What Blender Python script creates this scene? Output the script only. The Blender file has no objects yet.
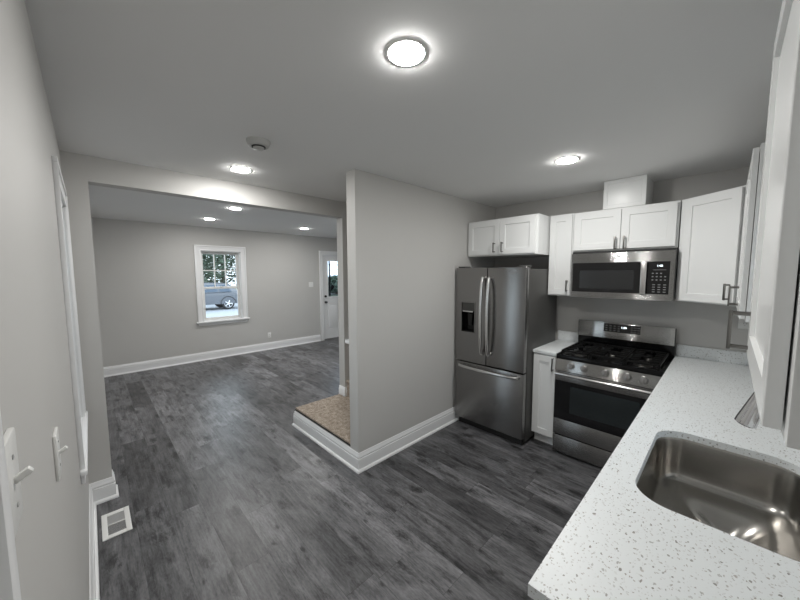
import bpy, bmesh, math, random
from mathutils import Vector, Matrix
random.seed(7)
PI = math.pi
SC = bpy.context.scene
COL = SC.collection

# ------------------------------------------------------------------ camera
CAM_H = 1.635
F_PX, YAW, PITCH, ROLL = 319.46, 0.799432, 0.083631, -0.002854
cd = bpy.data.cameras.new('camera')
cd.sensor_fit = 'HORIZONTAL'; cd.sensor_width = 36.0; cd.lens = F_PX / 800 * 36.0
cd.clip_start = 0.01; cd.clip_end = 300
cam = bpy.data.objects.new('camera', cd); COL.objects.link(cam)
fw = Vector((-math.sin(YAW) * math.cos(PITCH), math.cos(YAW) * math.cos(PITCH), -math.sin(PITCH)))
r0 = Vector((math.cos(YAW), math.sin(YAW), 0)); u0 = r0.cross(fw)
rt = math.cos(ROLL) * r0 + math.sin(ROLL) * u0
up = -math.sin(ROLL) * r0 + math.cos(ROLL) * u0
m = Matrix((rt, up, -fw)).transposed().to_4x4(); m.translation = Vector((0, 0, CAM_H))
cam.matrix_world = m
SC.camera = cam

# ------------------------------------------------------------------ world, exposure
w = bpy.data.worlds.new('overcast_sky'); SC.world = w; w.use_nodes = True
bg = w.node_tree.nodes['Background']
bg.inputs[0].default_value = (0.80, 0.90, 1.0, 1); bg.inputs[1].default_value = 3.4
SC.view_settings.view_transform = 'Standard'; SC.view_settings.look = 'None'
SC.view_settings.exposure = 0.12; SC.view_settings.gamma = 1.0
SC.view_settings.use_curve_mapping = False
LAMP = 285.0          # radiance of the recessed ceiling lamps

# ------------------------------------------------------------------ materials
def nt(name):
    mt = bpy.data.materials.new(name); mt.use_nodes = True
    t = mt.node_tree; return mt, t, t.nodes['Principled BSDF']
def mat(name, col, rough=0.5, metal=0.0, spec=0.5, aniso=0.0, coat=0.0, noise=0.0, nscale=40, bump=0.0, emit=None, estr=1.0):
    mt, t, b = nt(name)
    b.inputs['Base Color'].default_value = (*col, 1)
    b.inputs['Roughness'].default_value = rough; b.inputs['Metallic'].default_value = metal
    b.inputs['Specular IOR Level'].default_value = spec
    b.inputs['Coat Weight'].default_value = coat
    if aniso:
        b.inputs['Anisotropic'].default_value = aniso
        tg = t.nodes.new('ShaderNodeTangent'); tg.direction_type = 'RADIAL'; tg.axis = 'Z'; b.inputs['Anisotropic Rotation'].default_value = .25
        t.links.new(tg.outputs[0], b.inputs['Tangent'])
    if emit:
        b.inputs['Emission Color'].default_value = (*emit, 1); b.inputs['Emission Strength'].default_value = estr
    if noise or bump:
        tc = t.nodes.new('ShaderNodeTexCoord'); n = t.nodes.new('ShaderNodeTexNoise')
        n.inputs['Scale'].default_value = nscale; n.inputs['Detail'].default_value = 4
        t.links.new(tc.outputs['Object'], n.inputs['Vector'])
        if noise:
            mx = t.nodes.new('ShaderNodeMix'); mx.data_type = 'RGBA'
            mx.inputs[6].default_value = (*[c * (1 - noise) for c in col], 1)
            mx.inputs[7].default_value = (*[min(1, c * (1 + noise)) for c in col], 1)
            t.links.new(n.outputs['Fac'], mx.inputs[0]); t.links.new(mx.outputs[2], b.inputs['Base Color'])
        if bump:
            bp = t.nodes.new('ShaderNodeBump'); bp.inputs['Strength'].default_value = bump; bp.inputs['Distance'].default_value = 0.002
            t.links.new(n.outputs['Fac'], bp.inputs['Height']); t.links.new(bp.outputs[0], b.inputs['Normal'])
    return mt

def floor_mat():
    mt, t, b = nt('vinyl_plank'); N = t.nodes.new; L = t.links.new
    def math_(op, a, c=None, clamp=False):
        n = N('ShaderNodeMath'); n.operation = op; n.use_clamp = clamp
        for i, v in enumerate((a, c)):
            if v is None: continue
            if isinstance(v, (int, float)): n.inputs[i].default_value = v
            else: L(v, n.inputs[i])
        return n.outputs[0]
    tc = N('ShaderNodeTexCoord'); sp = N('ShaderNodeSeparateXYZ'); L(tc.outputs['Object'], sp.inputs[0])
    W, LEN = 0.1785, 1.22
    vy = math_('DIVIDE', math_('SUBTRACT', sp.outputs[1], .127), W); row = math_('FLOOR', vy)
    wr = N('ShaderNodeTexWhiteNoise'); wr.noise_dimensions = '1D'; L(row, wr.inputs['W'])
    ux = math_('ADD', math_('DIVIDE', sp.outputs[0], LEN), math_('MULTIPLY', wr.outputs['Value'], 7.31))
    idx = math_('FLOOR', ux)
    cid = N('ShaderNodeCombineXYZ'); L(row, cid.inputs[0]); L(idx, cid.inputs[1])
    wn = N('ShaderNodeTexWhiteNoise'); wn.noise_dimensions = '2D'; L(cid.outputs[0], wn.inputs['Vector'])
    off = N('ShaderNodeVectorMath'); off.operation = 'SCALE'; L(wn.outputs['Color'], off.inputs[0]); off.inputs['Scale'].default_value = 30
    pc = N('ShaderNodeVectorMath'); pc.operation = 'ADD'; L(tc.outputs['Object'], pc.inputs[0]); L(off.outputs[0], pc.inputs[1])
    def noise(sx, sy, det, ro, dis):
        mp = N('ShaderNodeMapping'); mp.inputs['Scale'].default_value = (sx, sy, 1); L(pc.outputs[0], mp.inputs['Vector'])
        g = N('ShaderNodeTexNoise'); L(mp.outputs[0], g.inputs['Vector']); g.inputs['Scale'].default_value = 1; g.inputs['Detail'].default_value = det; g.inputs['Roughness'].default_value = ro; g.inputs['Distortion'].default_value = dis
        return g.outputs['Fac']
    grain = noise(5, 85, 5, .6, .5); cloud = noise(3.2, 9, 5, .6, .8); fine = noise(38, 120, 3, .6, .2); rag = noise(16, 42, 6, .75, 1.0)
    def knots(sx, sy, r, amp, keep, chan):
        mp = N('ShaderNodeMapping'); mp.inputs['Scale'].default_value = (sx, sy, 1); L(pc.outputs[0], mp.inputs['Vector'])
        vo = N('ShaderNodeTexVoronoi'); vo.feature = 'F1'; vo.inputs['Scale'].default_value = 1; L(mp.outputs[0], vo.inputs['Vector'])
        dist = math_('ADD', vo.outputs['Distance'], math_('MULTIPLY', math_('SUBTRACT', rag, 0.5), amp))
        k = N('ShaderNodeMapRange'); k.interpolation_type = 'SMOOTHSTEP'
        k.inputs['From Min'].default_value = 0.0; k.inputs['From Max'].default_value = r; k.inputs['To Min'].default_value = 1; k.inputs['To Max'].default_value = 0
        L(dist, k.inputs['Value'])
        se = N('ShaderNodeSeparateColor'); L(vo.outputs['Color'], se.inputs[0])
        return math_('MULTIPLY', k.outputs[0], math_('GREATER_THAN', se.outputs[chan], keep))
    knot = math_('MAXIMUM', knots(4.2, 8.6, .42, 1.15, .42, 0), math_('MULTIPLY', knots(2.4, 17, .42, 1.3, .35, 1), .8))
    knot = math_('MAXIMUM', knot, knots(5.5, 10.5, .20, .62, .62, 2))
    fac = math_('ADD', math_('ADD', math_('MULTIPLY', grain, .30), math_('MULTIPLY', cloud, .50)), math_('MULTIPLY', fine, .20))
    ramp = N('ShaderNodeValToRGB'); L(fac, ramp.inputs[0])
    e = ramp.color_ramp.elements; e[0].position = .37; e[0].color = (.034, .034, .037, 1); e[1].position = .64; e[1].color = (.215, .215, .224, 1)
    br = math_('ADD', math_('MULTIPLY', wn.outputs['Value'], .82), .56)
    br = math_('MULTIPLY', br, math_('SUBTRACT', 1.0, math_('MULTIPLY', knot, .80)))
    fy = math_('FRACT', vy); fx = math_('FRACT', ux)
    ey = math_('MINIMUM', fy, math_('SUBTRACT', 1.0, fy)); ex = math_('MINIMUM', fx, math_('SUBTRACT', 1.0, fx))
    jy = math_('LESS_THAN', ey, 0.008); jx = math_('LESS_THAN', ex, 0.0013)
    j = math_('MAXIMUM', jx, jy); br = math_('MULTIPLY', br, math_('SUBTRACT', 1.0, math_('MULTIPLY', j, .40)))
    vm = N('ShaderNodeVectorMath'); vm.operation = 'SCALE'; L(ramp.outputs[0], vm.inputs[0]); L(br, vm.inputs['Scale'])
    L(vm.outputs[0], b.inputs['Base Color'])
    L(math_('ADD', math_('MULTIPLY', fine, .16), .28), b.inputs['Roughness'])
    b.inputs['Specular IOR Level'].default_value = .5
    bp = N('ShaderNodeBump'); bp.inputs['Strength'].default_value = .25; bp.inputs['Distance'].default_value = .001
    L(math_('SUBTRACT', fine, math_('MULTIPLY', j, 2.0)), bp.inputs['Height']); L(bp.outputs[0], b.inputs['Normal'])
    return mt

def quartz_mat():
    mt, t, b = nt('speckled_quartz'); N = t.nodes.new; L = t.links.new
    tc = N('ShaderNodeTexCoord')
    def spk(scale, thr, keep, stretch, loc):
        mp = N('ShaderNodeMapping'); mp.inputs['Scale'].default_value = stretch; mp.inputs['Location'].default_value = loc
        nz = N('ShaderNodeTexNoise'); nz.inputs['Scale'].default_value = 60; L(tc.outputs['Object'], nz.inputs['Vector'])
        ad = N('ShaderNodeMixRGB'); ad.blend_type = 'LINEAR_LIGHT'; ad.inputs[0].default_value = .008; L(tc.outputs['Object'], ad.inputs[1]); L(nz.outputs['Color'], ad.inputs[2])
        L(ad.outputs[0], mp.inputs['Vector'])
        v = N('ShaderNodeTexVoronoi'); v.inputs['Scale'].default_value = scale; L(mp.outputs[0], v.inputs['Vector'])
        lt = N('ShaderNodeMath'); lt.operation = 'LESS_THAN'; L(v.outputs['Distance'], lt.inputs[0]); lt.inputs[1].default_value = thr
        sc = N('ShaderNodeSeparateColor'); L(v.outputs['Color'], sc.inputs[0])
        gt = N('ShaderNodeMath'); gt.operation = 'GREATER_THAN'; L(sc.outputs[0], gt.inputs[0]); gt.inputs[1].default_value = keep
        mu = N('ShaderNodeMath'); mu.operation = 'MULTIPLY'; L(lt.outputs[0], mu.inputs[0]); L(gt.outputs[0], mu.inputs[1])
        mu2 = N('ShaderNodeMath'); mu2.operation = 'MULTIPLY'; L(mu.outputs[0], mu2.inputs[0]); L(sc.outputs[1], mu2.inputs[1])
        return mu2.outputs[0]
    col = None
    base = (.80, .83, .84, 1)
    prev = None
    for sc_, th, kp, st, lc, c in ((80, .21, .08, (1, .55, 1), (0, 0, 0), (.20, .19, .17, 1)), (110, .22, .30, (1, .6, 1), (3, 1, 2), (.36, .33, .30, 1)), (150, .24, .45, (.7, 1, 1), (7, 5, 2), (.42, .40, .38, 1))):
        mx = N('ShaderNodeMixRGB'); L(spk(sc_, th, kp, st, lc), mx.inputs[0])
        if prev is None: mx.inputs[1].default_value = base
        else: L(prev, mx.inputs[1])
        mx.inputs[2].default_value = c; prev = mx.outputs[0]
    L(prev, b.inputs['Base Color']); b.inputs['Roughness'].default_value = .38
    return mt

def carpet_mat():
    mt, t, b = nt('tan_carpet'); N = t.nodes.new; L = t.links.new
    tc = N('ShaderNodeTexCoord'); n = N('ShaderNodeTexNoise'); n.inputs['Scale'].default_value = 210; n.inputs['Detail'].default_value = 2; L(tc.outputs['Object'], n.inputs['Vector'])
    n2 = N('ShaderNodeTexNoise'); n2.inputs['Scale'].default_value = 26; n2.inputs['Detail'].default_value = 3; L(tc.outputs['Object'], n2.inputs['Vector'])
    ad = N('ShaderNodeMath'); ad.operation = 'MULTIPLY_ADD'; L(n2.outputs['Fac'], ad.inputs[0]); ad.inputs[1].default_value = .5; L(n.outputs['Fac'], ad.inputs[2])
    r = N('ShaderNodeValToRGB'); L(ad.outputs[0], r.inputs[0]); e = r.color_ramp.elements
    e[0].position = .55; e[0].color = (.19, .15, .115, 1); e[1].position = 1.0; e[1].color = (.66, .57, .48, 1)
    L(r.outputs[0], b.inputs['Base Color']); b.inputs['Roughness'].default_value = .95; b.inputs['Specular IOR Level'].default_value = .1
    bp = N('ShaderNodeBump'); bp.inputs['Strength'].default_value = .8; bp.inputs['Distance'].default_value = .006; L(n.outputs['Fac'], bp.inputs['Height']); L(bp.outputs[0], b.inputs['Normal'])
    return mt

def glass_mat(name, tint=(.96, .98, .98)):
    mt = bpy.data.materials.new(name); mt.use_nodes = True; t = mt.node_tree
    for n in list(t.nodes):
        if n.type != 'OUTPUT_MATERIAL': t.nodes.remove(n)
    out = [n for n in t.nodes if n.type == 'OUTPUT_MATERIAL'][0]
    tr = t.nodes.new('ShaderNodeBsdfTransparent'); tr.inputs[0].default_value = (*tint, 1)
    gl = t.nodes.new('ShaderNodeBsdfGlossy'); gl.inputs['Roughness'].default_value = .02
    fr = t.nodes.new('ShaderNodeFresnel'); fr.inputs[0].default_value = 1.45
    mx = t.nodes.new('ShaderNodeMixShader'); t.links.new(fr.outputs[0], mx.inputs[0]); t.links.new(tr.outputs[0], mx.inputs[1]); t.links.new(gl.outputs[0], mx.inputs[2])
    t.links.new(mx.outputs[0], out.inputs[0]); return mt

def brushed(name, col, rough, k):
    """horizontally brushed metal: fine grooves tilt the normal up and down only"""
    mt, t, b = nt(name); N = t.nodes.new; L = t.links.new
    b.inputs['Metallic'].default_value = 1.0; b.inputs['Roughness'].default_value = rough
    tc = N('ShaderNodeTexCoord'); n = N('ShaderNodeTexNoise'); n.inputs['Scale'].default_value = 5; L(tc.outputs['Object'], n.inputs['Vector'])
    mx = N('ShaderNodeMix'); mx.data_type = 'RGBA'; mx.inputs[6].default_value = (*[c * .96 for c in col], 1); mx.inputs[7].default_value = (*[c * 1.04 for c in col], 1)
    L(n.outputs['Fac'], mx.inputs[0]); L(mx.outputs[2], b.inputs['Base Color'])
    sp = N('ShaderNodeSeparateXYZ'); L(tc.outputs['Object'], sp.inputs[0])
    acc = None
    for f in (7100.0, 9430.0):
        mu = N('ShaderNodeMath'); mu.operation = 'MULTIPLY'; L(sp.outputs[2], mu.inputs[0]); mu.inputs[1].default_value = f
        w_ = N('ShaderNodeTexWhiteNoise'); w_.noise_dimensions = '1D'; L(mu.outputs[0], w_.inputs['W'])
        if acc is None: acc = w_.outputs['Value']
        else:
            ad = N('ShaderNodeMath'); ad.operation = 'ADD'; L(acc, ad.inputs[0]); L(w_.outputs['Value'], ad.inputs[1]); acc = ad.outputs[0]
    sb = N('ShaderNodeMath'); sb.operation = 'SUBTRACT'; L(acc, sb.inputs[0]); sb.inputs[1].default_value = 1.0
    ml = N('ShaderNodeMath'); ml.operation = 'MULTIPLY'; L(sb.outputs[0], ml.inputs[0]); ml.inputs[1].default_value = k
    cb = N('ShaderNodeCombineXYZ'); L(ml.outputs[0], cb.inputs[2])
    g = N('ShaderNodeNewGeometry'); va = N('ShaderNodeVectorMath'); va.operation = 'ADD'; L(g.outputs['Normal'], va.inputs[0]); L(cb.outputs[0], va.inputs[1])
    vn = N('ShaderNodeVectorMath'); vn.operation = 'NORMALIZE'; L(va.outputs[0], vn.inputs[0]); L(vn.outputs[0], b.inputs['Normal'])
    return mt

M = dict(
    wall=mat('greige_wall_paint', (.56, .552, .535), .55, noise=.02, nscale=3, bump=.06),
    ceil=mat('flat_ceiling_paint', (.84, .84, .835), .85, noise=.015, nscale=2),
    trim=mat('white_trim_paint', (.86, .865, .87), .30, noise=.01, nscale=5),
    cab=mat('white_cabinet_paint', (.82, .83, .825), .24, spec=.14, noise=.01, nscale=5),
    cabin=mat('cabinet_dark_inside', (.05, .05, .05), .6, noise=.1),
    floor=floor_mat(), quartz=quartz_mat(), carpet=carpet_mat(),
    steel=brushed('brushed_steel', (.40, .395, .385), .10, .50),
    fsteel=brushed('dark_brushed_steel', (.285, .28, .275), .20, .40),
    fside=mat('charcoal_side_panel', (.085, .084, .080), .45, .2, noise=.06, nscale=60),
    handle=mat('polished_handle_steel', (.66, .65, .64), .22, 1.0, noise=.02),
    nickel=mat('dark_nickel_pull', (.20, .195, .185), .32, 1.0, noise=.04),
    knob=mat('knob_steel', (.30, .295, .29), .33, 1.0, noise=.03),
    chrome=mat('chrome', (.75, .75, .76), .07, 1.0, noise=.01),
    sink=mat('sink_steel', (.44, .425, .40), .25, 1.0, aniso=.6, noise=.05, nscale=9),
    black=mat('black_enamel', (.004, .004, .0045), .22, spec=.3, noise=.1),
    iron=mat('cast_iron', (.006, .006, .006), .42, spec=.22, noise=.2, nscale=200, bump=.2),
    bglass=mat('black_glass', (.006, .006, .007), .06, noise=.1),
    oglass=mat('oven_window_glass', (.022, .028, .030), .10, noise=.1),
    mesh=mat('microwave_window_mesh', (.020, .021, .022), .20, noise=.1, nscale=300),
    dark=mat('matte_black_plastic', (.015, .015, .015), .55, noise=.1),
    grey=mat('grey_print', (.22, .22, .22), .5, noise=.05),
    plate=mat('white_plastic', (.80, .80, .78), .30, noise=.01),
    detector=mat('off_white_plastic', (.50, .50, .485), .45, noise=.02),
    vent=mat('vent_grey_louver', (.42, .42, .42), .4, noise=.02),
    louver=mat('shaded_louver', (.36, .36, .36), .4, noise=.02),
    glass=glass_mat('window_glass'), tglass=glass_mat('leaded_glass', (.86, .92, .97)),
    lead=mat('lead_came', (.02, .02, .025), .35, .6, noise=.1),
    lamp=mat('lamp_lens', (.9, .9, .9), .5, emit=(1.0, .985, .955), estr=LAMP, noise=.01),
    led=mat('display_digits', (.8, .9, .95), .5, emit=(.85, .95, 1.0), estr=2.5, noise=.01),
    asphalt=mat('street_asphalt', (.30, .325, .36), .85, noise=.15, nscale=8),
    grass=mat('verge_grass', (.09, .10, .075), .9, noise=.4, nscale=4),
    carp=mat('car_paint_grey', (.13, .14, .16), .25, .5, coat=.6, noise=.02),
    carg=mat('car_window_glass', (.05, .08, .12), .08, noise=.05),
    tyre=mat('tyre_rubber', (.012, .012, .013), .7, noise=.1),
    alloy=mat('alloy_rim', (.72, .73, .75), .3, .9, noise=.02),
    leaf=mat('tree_leaves', (.085, .125, .085), .6, noise=.65, nscale=1.6),
    bark=mat('tree_bark', (.10, .075, .05), .9, noise=.4, nscale=20, bump=.5),
    red=mat('red_lens', (.35, .02, .02), .25, noise=.02),
)

# ------------------------------------------------------------------ mesh helpers
class MB:
    def __init__(s): s.bm = bmesh.new()
    def _add(s, t):
        me = bpy.data.meshes.new('tmp'); t.to_mesh(me); t.free(); s.bm.from_mesh(me); bpy.data.meshes.remove(me); return s
    def box(s, x0, y0, z0, x1, y1, z1, bev=0.0, seg=2, rot=None):
        t = bmesh.new(); bmesh.ops.create_cube(t, size=1)
        for v in t.verts: v.co = Vector(((x0 + x1) / 2 + v.co.x * (x1 - x0), (y0 + y1) / 2 + v.co.y * (y1 - y0), (z0 + z1) / 2 + v.co.z * (z1 - z0)))
        if bev: bmesh.ops.bevel(t, geom=list(t.edges), offset=bev, segments=seg, affect='EDGES', profile=.5)
        if rot: bmesh.ops.transform(t, matrix=rot, verts=t.verts)
        return s._add(t)
    def cyl(s, p0, p1, r0, r1=None, seg=24):
        r1 = r0 if r1 is None else r1; p0 = Vector(p0); p1 = Vector(p1); d = p1 - p0
        t = bmesh.new(); bmesh.ops.create_cone(t, cap_ends=True, segments=seg, radius1=r0, radius2=r1, depth=d.length)
        bmesh.ops.transform(t, matrix=Matrix.Translation((p0 + p1) / 2) @ d.to_track_quat('Z', 'Y').to_matrix().to_4x4(), verts=t.verts)
        return s._add(t)
    def lathe(s, prof, c=(0, 0, 0), axis=(0, 0, 1), seg=40, cap=True):
        t = bmesh.new(); rings = []
        for r, z in prof: rings.append([t.verts.new((r * math.cos(2 * PI * k / seg), r * math.sin(2 * PI * k / seg), z)) for k in range(seg)])
        for a, b in zip(rings, rings[1:]):
            for k in range(seg): t.faces.new((a[k], a[(k + 1) % seg], b[(k + 1) % seg], b[k]))
        if cap: t.faces.new(rings[0][::-1]); t.faces.new(rings[-1])
        bmesh.ops.transform(t, matrix=Matrix.Translation(c) @ Vector(axis).to_track_quat('Z', 'Y').to_matrix().to_4x4(), verts=t.verts)
        return s._add(t)
    def tube(s, pts, r, seg=12, sx=1.0):
        pts = [Vector(p) for p in pts]; t = bmesh.new(); rings = []
        rr = r if isinstance(r, (list, tuple)) else [r] * len(pts)
        ref = None
        for i, p in enumerate(pts):
            d = (pts[min(i + 1, len(pts) - 1)] - pts[max(i - 1, 0)]).normalized()
            if ref is None: ref = d.orthogonal().normalized()
            a = (ref - d * ref.dot(d)).normalized(); ref = a; b = d.cross(a)
            rings.append([t.verts.new(p + a * rr[i] * math.cos(2 * PI * k / seg) + b * rr[i] * math.sin(2 * PI * k / seg)) for k in range(seg)])
        for a, b in zip(rings, rings[1:]):
            for k in range(seg): t.faces.new((a[k], a[(k + 1) % seg], b[(k + 1) % seg], b[k]))
        t.faces.new(rings[0][::-1]); t.faces.new(rings[-1]); bmesh.ops.recalc_face_normals(t, faces=t.faces)
        return s._add(t)
    def prism(s, poly, axis, a, b, bev=0.0):
        t = bmesh.new()
        def P(u, v, w): return {'x': (w, u, v), 'y': (u, w, v), 'z': (u, v, w)}[axis]
        A = [t.verts.new(P(u, v, a)) for u, v in poly]; B = [t.verts.new(P(u, v, b)) for u, v in poly]; n = len(poly)
        t.faces.new(A); t.faces.new(B[::-1])
        for k in range(n): t.faces.new((A[k], B[k], B[(k + 1) % n], A[(k + 1) % n]))
        bmesh.ops.recalc_face_normals(t, faces=t.faces)
        if bev: bmesh.ops.bevel(t, geom=list(t.edges), offset=bev, segments=2, affect='EDGES', profile=.5)
        return s._add(t)
    def sweep(s, path, prof, side=1, closed=False):
        """profile (d, z) swept along a 2-D path with mitred corners; d is measured to the side of the path"""
        t = bmesh.new(); P = [Vector((p[0], p[1])) for p in path]; n = len(P); rings = []
        for i in range(n):
            ns = []
            if i > 0: d = (P[i] - P[i - 1]).normalized(); ns.append(Vector((-d.y, d.x)) * side)
            if i < n - 1: d = (P[i + 1] - P[i]).normalized(); ns.append(Vector((-d.y, d.x)) * side)
            nm = ns[0] if len(ns) == 1 else (ns[0] + ns[1]) / (1 + ns[0].dot(ns[1]))
            rings.append([t.verts.new((P[i].x + nm.x * d_, P[i].y + nm.y * d_, z)) for d_, z in prof])
        k = len(prof)
        for a, b in zip(rings, rings[1:]):
            for q in range(k): t.faces.new((a[q], a[(q + 1) % k], b[(q + 1) % k], b[q]))
        t.faces.new(rings[0]); t.faces.new(rings[-1][::-1]); bmesh.ops.recalc_face_normals(t, faces=t.faces)
        return s._add(t)
    def shaker(s, x0, z0, x1, z1, yf, th=.019, rail=.057, rec=.009, ch=.002):
        """five-piece door facing -y, front plane at yf"""
        t = bmesh.new()
        def ring(i, y): return [t.verts.new((x, y, z)) for x, z in ((x0 + i, z0 + i), (x1 - i, z0 + i), (x1 - i, z1 - i), (x0 + i, z1 - i))]
        R = [ring(0, yf + th), ring(0, yf + .0015), ring(.0015, yf), ring(rail, yf), ring(rail + ch, yf + rec)]
        for a, b in zip(R, R[1:]):
            for k in range(4): t.faces.new((a[k], a[(k + 1) % 4], b[(k + 1) % 4], b[k]))
        t.faces.new(R[0][::-1]); t.faces.new(R[-1]); bmesh.ops.recalc_face_normals(t, faces=t.faces)
        return s._add(t)
    def shift(s, v):
        bmesh.ops.translate(s.bm, vec=Vector(v), verts=s.bm.verts); return s
    def xf(s, mtx): bmesh.ops.transform(s.bm, matrix=mtx, verts=s.bm.verts); return s
    def build(s, name, mt, parent=None, world=False, smooth=35):
        me = bpy.data.meshes.new(name)
        if world and parent:
            r = parent
            while r.parent: r = r.parent
            s.shift(-Vector(r.location))
        s.bm.to_mesh(me); s.bm.free(); me.materials.append(M[mt] if isinstance(mt, str) else mt)
        if smooth:
            me.polygons.foreach_set('use_smooth', [True] * len(me.polygons)); me.set_sharp_from_angle(angle=math.radians(smooth))
        o = bpy.data.objects.new(name, me); COL.objects.link(o)
        if parent: o.parent = parent
        return o
def tag(o, label=None, cat=None, group=None, kind=None):
    if label: o['label'] = label
    if cat: o['category'] = cat
    if group: o['group'] = group
    if kind: o['kind'] = kind
    return o
def thing(name, label, cat, loc=(0, 0, 0), rz=0.0, group=None, kind=None):
    o = bpy.data.objects.new(name, None); COL.objects.link(o); o.empty_display_size = .1
    o.location = loc; o.rotation_euler = (0, 0, rz); return tag(o, label, cat, group, kind)
def copy_tree(o, parent=None):
    c = o.copy(); COL.objects.link(c)
    if parent: c.parent = parent
    for ch in [x for x in bpy.data.objects if x.parent == o]: copy_tree(ch, c)
    return c
def text(name, s, size, mt, parent, mtx, ext=.0004):
    cu = bpy.data.curves.new(name, 'FONT'); cu.body = s; cu.size = size; cu.extrude = ext; cu.align_x = 'CENTER'; cu.align_y = 'CENTER'
    o = bpy.data.objects.new(name, cu); COL.objects.link(o); bpy.context.view_layer.update()
    me = bpy.data.meshes.new_from_object(o.evaluated_get(bpy.context.evaluated_depsgraph_get())); COL.objects.unlink(o); bpy.data.objects.remove(o)
    me.transform(mtx); me.materials.clear(); me.materials.append(M[mt]); q = bpy.data.objects.new(name, me); COL.objects.link(q); q.parent = parent; return q
def upright(x, y, z): return Matrix.Translation((x, y, z)) @ Matrix.Rotation(PI / 2, 4, 'X')      # text facing -y
def rrect(x0, y0, x1, y1, r, seg=8):
    pts = []
    for cx, cy, a0 in ((x1 - r, y1 - r, 0), (x0 + r, y1 - r, 90), (x0 + r, y0 + r, 180), (x1 - r, y0 + r, 270)):
        for k in range(seg + 1):
            a = math.radians(a0 + 90 * k / seg); pts.append((cx + r * math.cos(a), cy + r * math.sin(a)))
    return pts

# ------------------------------------------------------------------ room constants
YL, YB, XR, XF = -.085, 3.63, .375, -6.85      # left, kitchen back, right and far living-room walls
CK, CL = 2.433, 2.50                            # kitchen and living-room ceilings
XP0, XP1, YP = -2.16, -2.046, 1.509             # partition slab
XH0, XH1 = -3.18, -3.066                        # plane of header, pillar and stair wall
YE = 6.2                                        # living-room end wall
def st(o): o['kind'] = 'structure'; return o

# ------------------------------------------------------------------ structure
st(MB().box(XF - .2, YL - .2, -.06, XR + .2, YE + .1, 0).build('floor', 'floor'))
st(MB().box(XH0 + .057, YL - .2, CK, XR + .2, YB + .12, CK + .2).build('ceiling', 'ceil'))
st(MB().box(XF - .2, YL - .2, CL, XH0 + .057, YE + .1, CL + .15).build('ceiling', 'ceil'))
def wall_holes(name, axis, c0, c1, a0, a1, z0, z1, holes):
    """slab between c0..c1 across its thickness, a0..a1 along, with rectangular holes (a, b, zlo, zhi)"""
    b = MB()
    def bx(p, q, r, t):
        if q - p < 1e-4 or t - r < 1e-4: return
        if axis == 'x': b.box(c0, p, r, c1, q, t)
        else: b.box(p, c0, r, q, c1, t)
    cur = a0
    for (p, q, r, t) in sorted(holes):
        bx(cur, p, z0, z1); bx(p, q, z0, r); bx(p, q, t, z1); cur = q
    bx(cur, a1, z0, z1)
    bmesh.ops.remove_doubles(b.bm, verts=b.bm.verts, dist=1e-5)
    return st(b.build(name, 'wall', smooth=0))
W_LR = (1.505, 2.205, .735, 2.07)        # living-room window opening (y)
D_FR = (4.05, 4.93, 0.0, 2.09)         # front door opening (y)
W_LF = (-2.90, -2.20, .70, 2.06)       # left-wall window opening (x)
D_LF = (-.305, .40, 0.0, 2.05)         # side door beside the camera (x)
W_L2 = (-5.6, -4.7, .70, 2.06)           # unseen living-room windows, added for more daylight
W_E = (-5.7, -4.5, .70, 2.06)
W_SK = (1.36, 2.04, 1.12, 2.05)        # window over the sink (y)
wall_holes('wall_far', 'x', XF - .2, XF, YL - .2, YE + .1, 0, CL, [W_LR, D_FR])
wall_holes('wall_left', 'y', YL - .2, YL, XF, XR + .2, 0, CL, [W_LF, D_LF, W_L2])
wall_holes('wall_right', 'x', XR, XR + .2, YL, YB + .12, 0, CK, [W_SK])
st(MB().box(XH1, YB, 0, XR, YB + .12, CK).build('wall_back', 'wall', smooth=0))
wall_holes('wall_end', 'y', YE, YE + .1, XF, XH0, 0, CL, [W_E])
st(MB().box(XP0, YP, 0, XP1, YB, CK).build('wall_partition', 'wall', smooth=0))
b = MB(); b.box(XH0, YL, 0, XH1, .037, CL); b.box(XH0, .037, 2.262, XH1, 2.08, CL); b.box(XH0, 2.08, 0, XH1, YE, CL)
st(b.build('wall_divider', 'wall', smooth=0))

BP = [(0, 0), (.028, 0), (.028, .008), (.024, .018), (.015, .024), (.015, .108), (.009, .112), (.013, .118), (.013, .130), (.006, .138), (.007, .150), (.003, .158), (0, .158)]
def bb(name, path, side): st(MB().sweep(path, BP, side).build(name, 'trim', smooth=50))
bb('baseboard_partition', [(XP1, YB - .01), (XP1, YP), (XH0, YP), (XH0, 2.10)], 1)
st(MB().sweep([(XH1, 2.12), (XH1, 2.08), (XH0, 2.08)], [(0, .199), (.014, .199), (.014, .27), (.010, .278), (.006, .30), (0, .305)], 1).build('baseboard_landing', 'trim', smooth=50))
bb('baseboard_left', [(-.395, YL), (XH1, YL), (XH1, .037), (XH0, .037), (XH0, YL)], -1)
bb('baseboard_far', [(XF, YL), (XF, D_FR[0] - .095)], -1)
bb('baseboard_living', [(XH0 , YL), (XF + .03, YL)], -1)
bb('baseboard_end', [(XF, YE), (XH0, YE)], -1)
bb('baseboard_divider', [(XH0, 2.13), (XH0, YE - .03)], 1)

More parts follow.
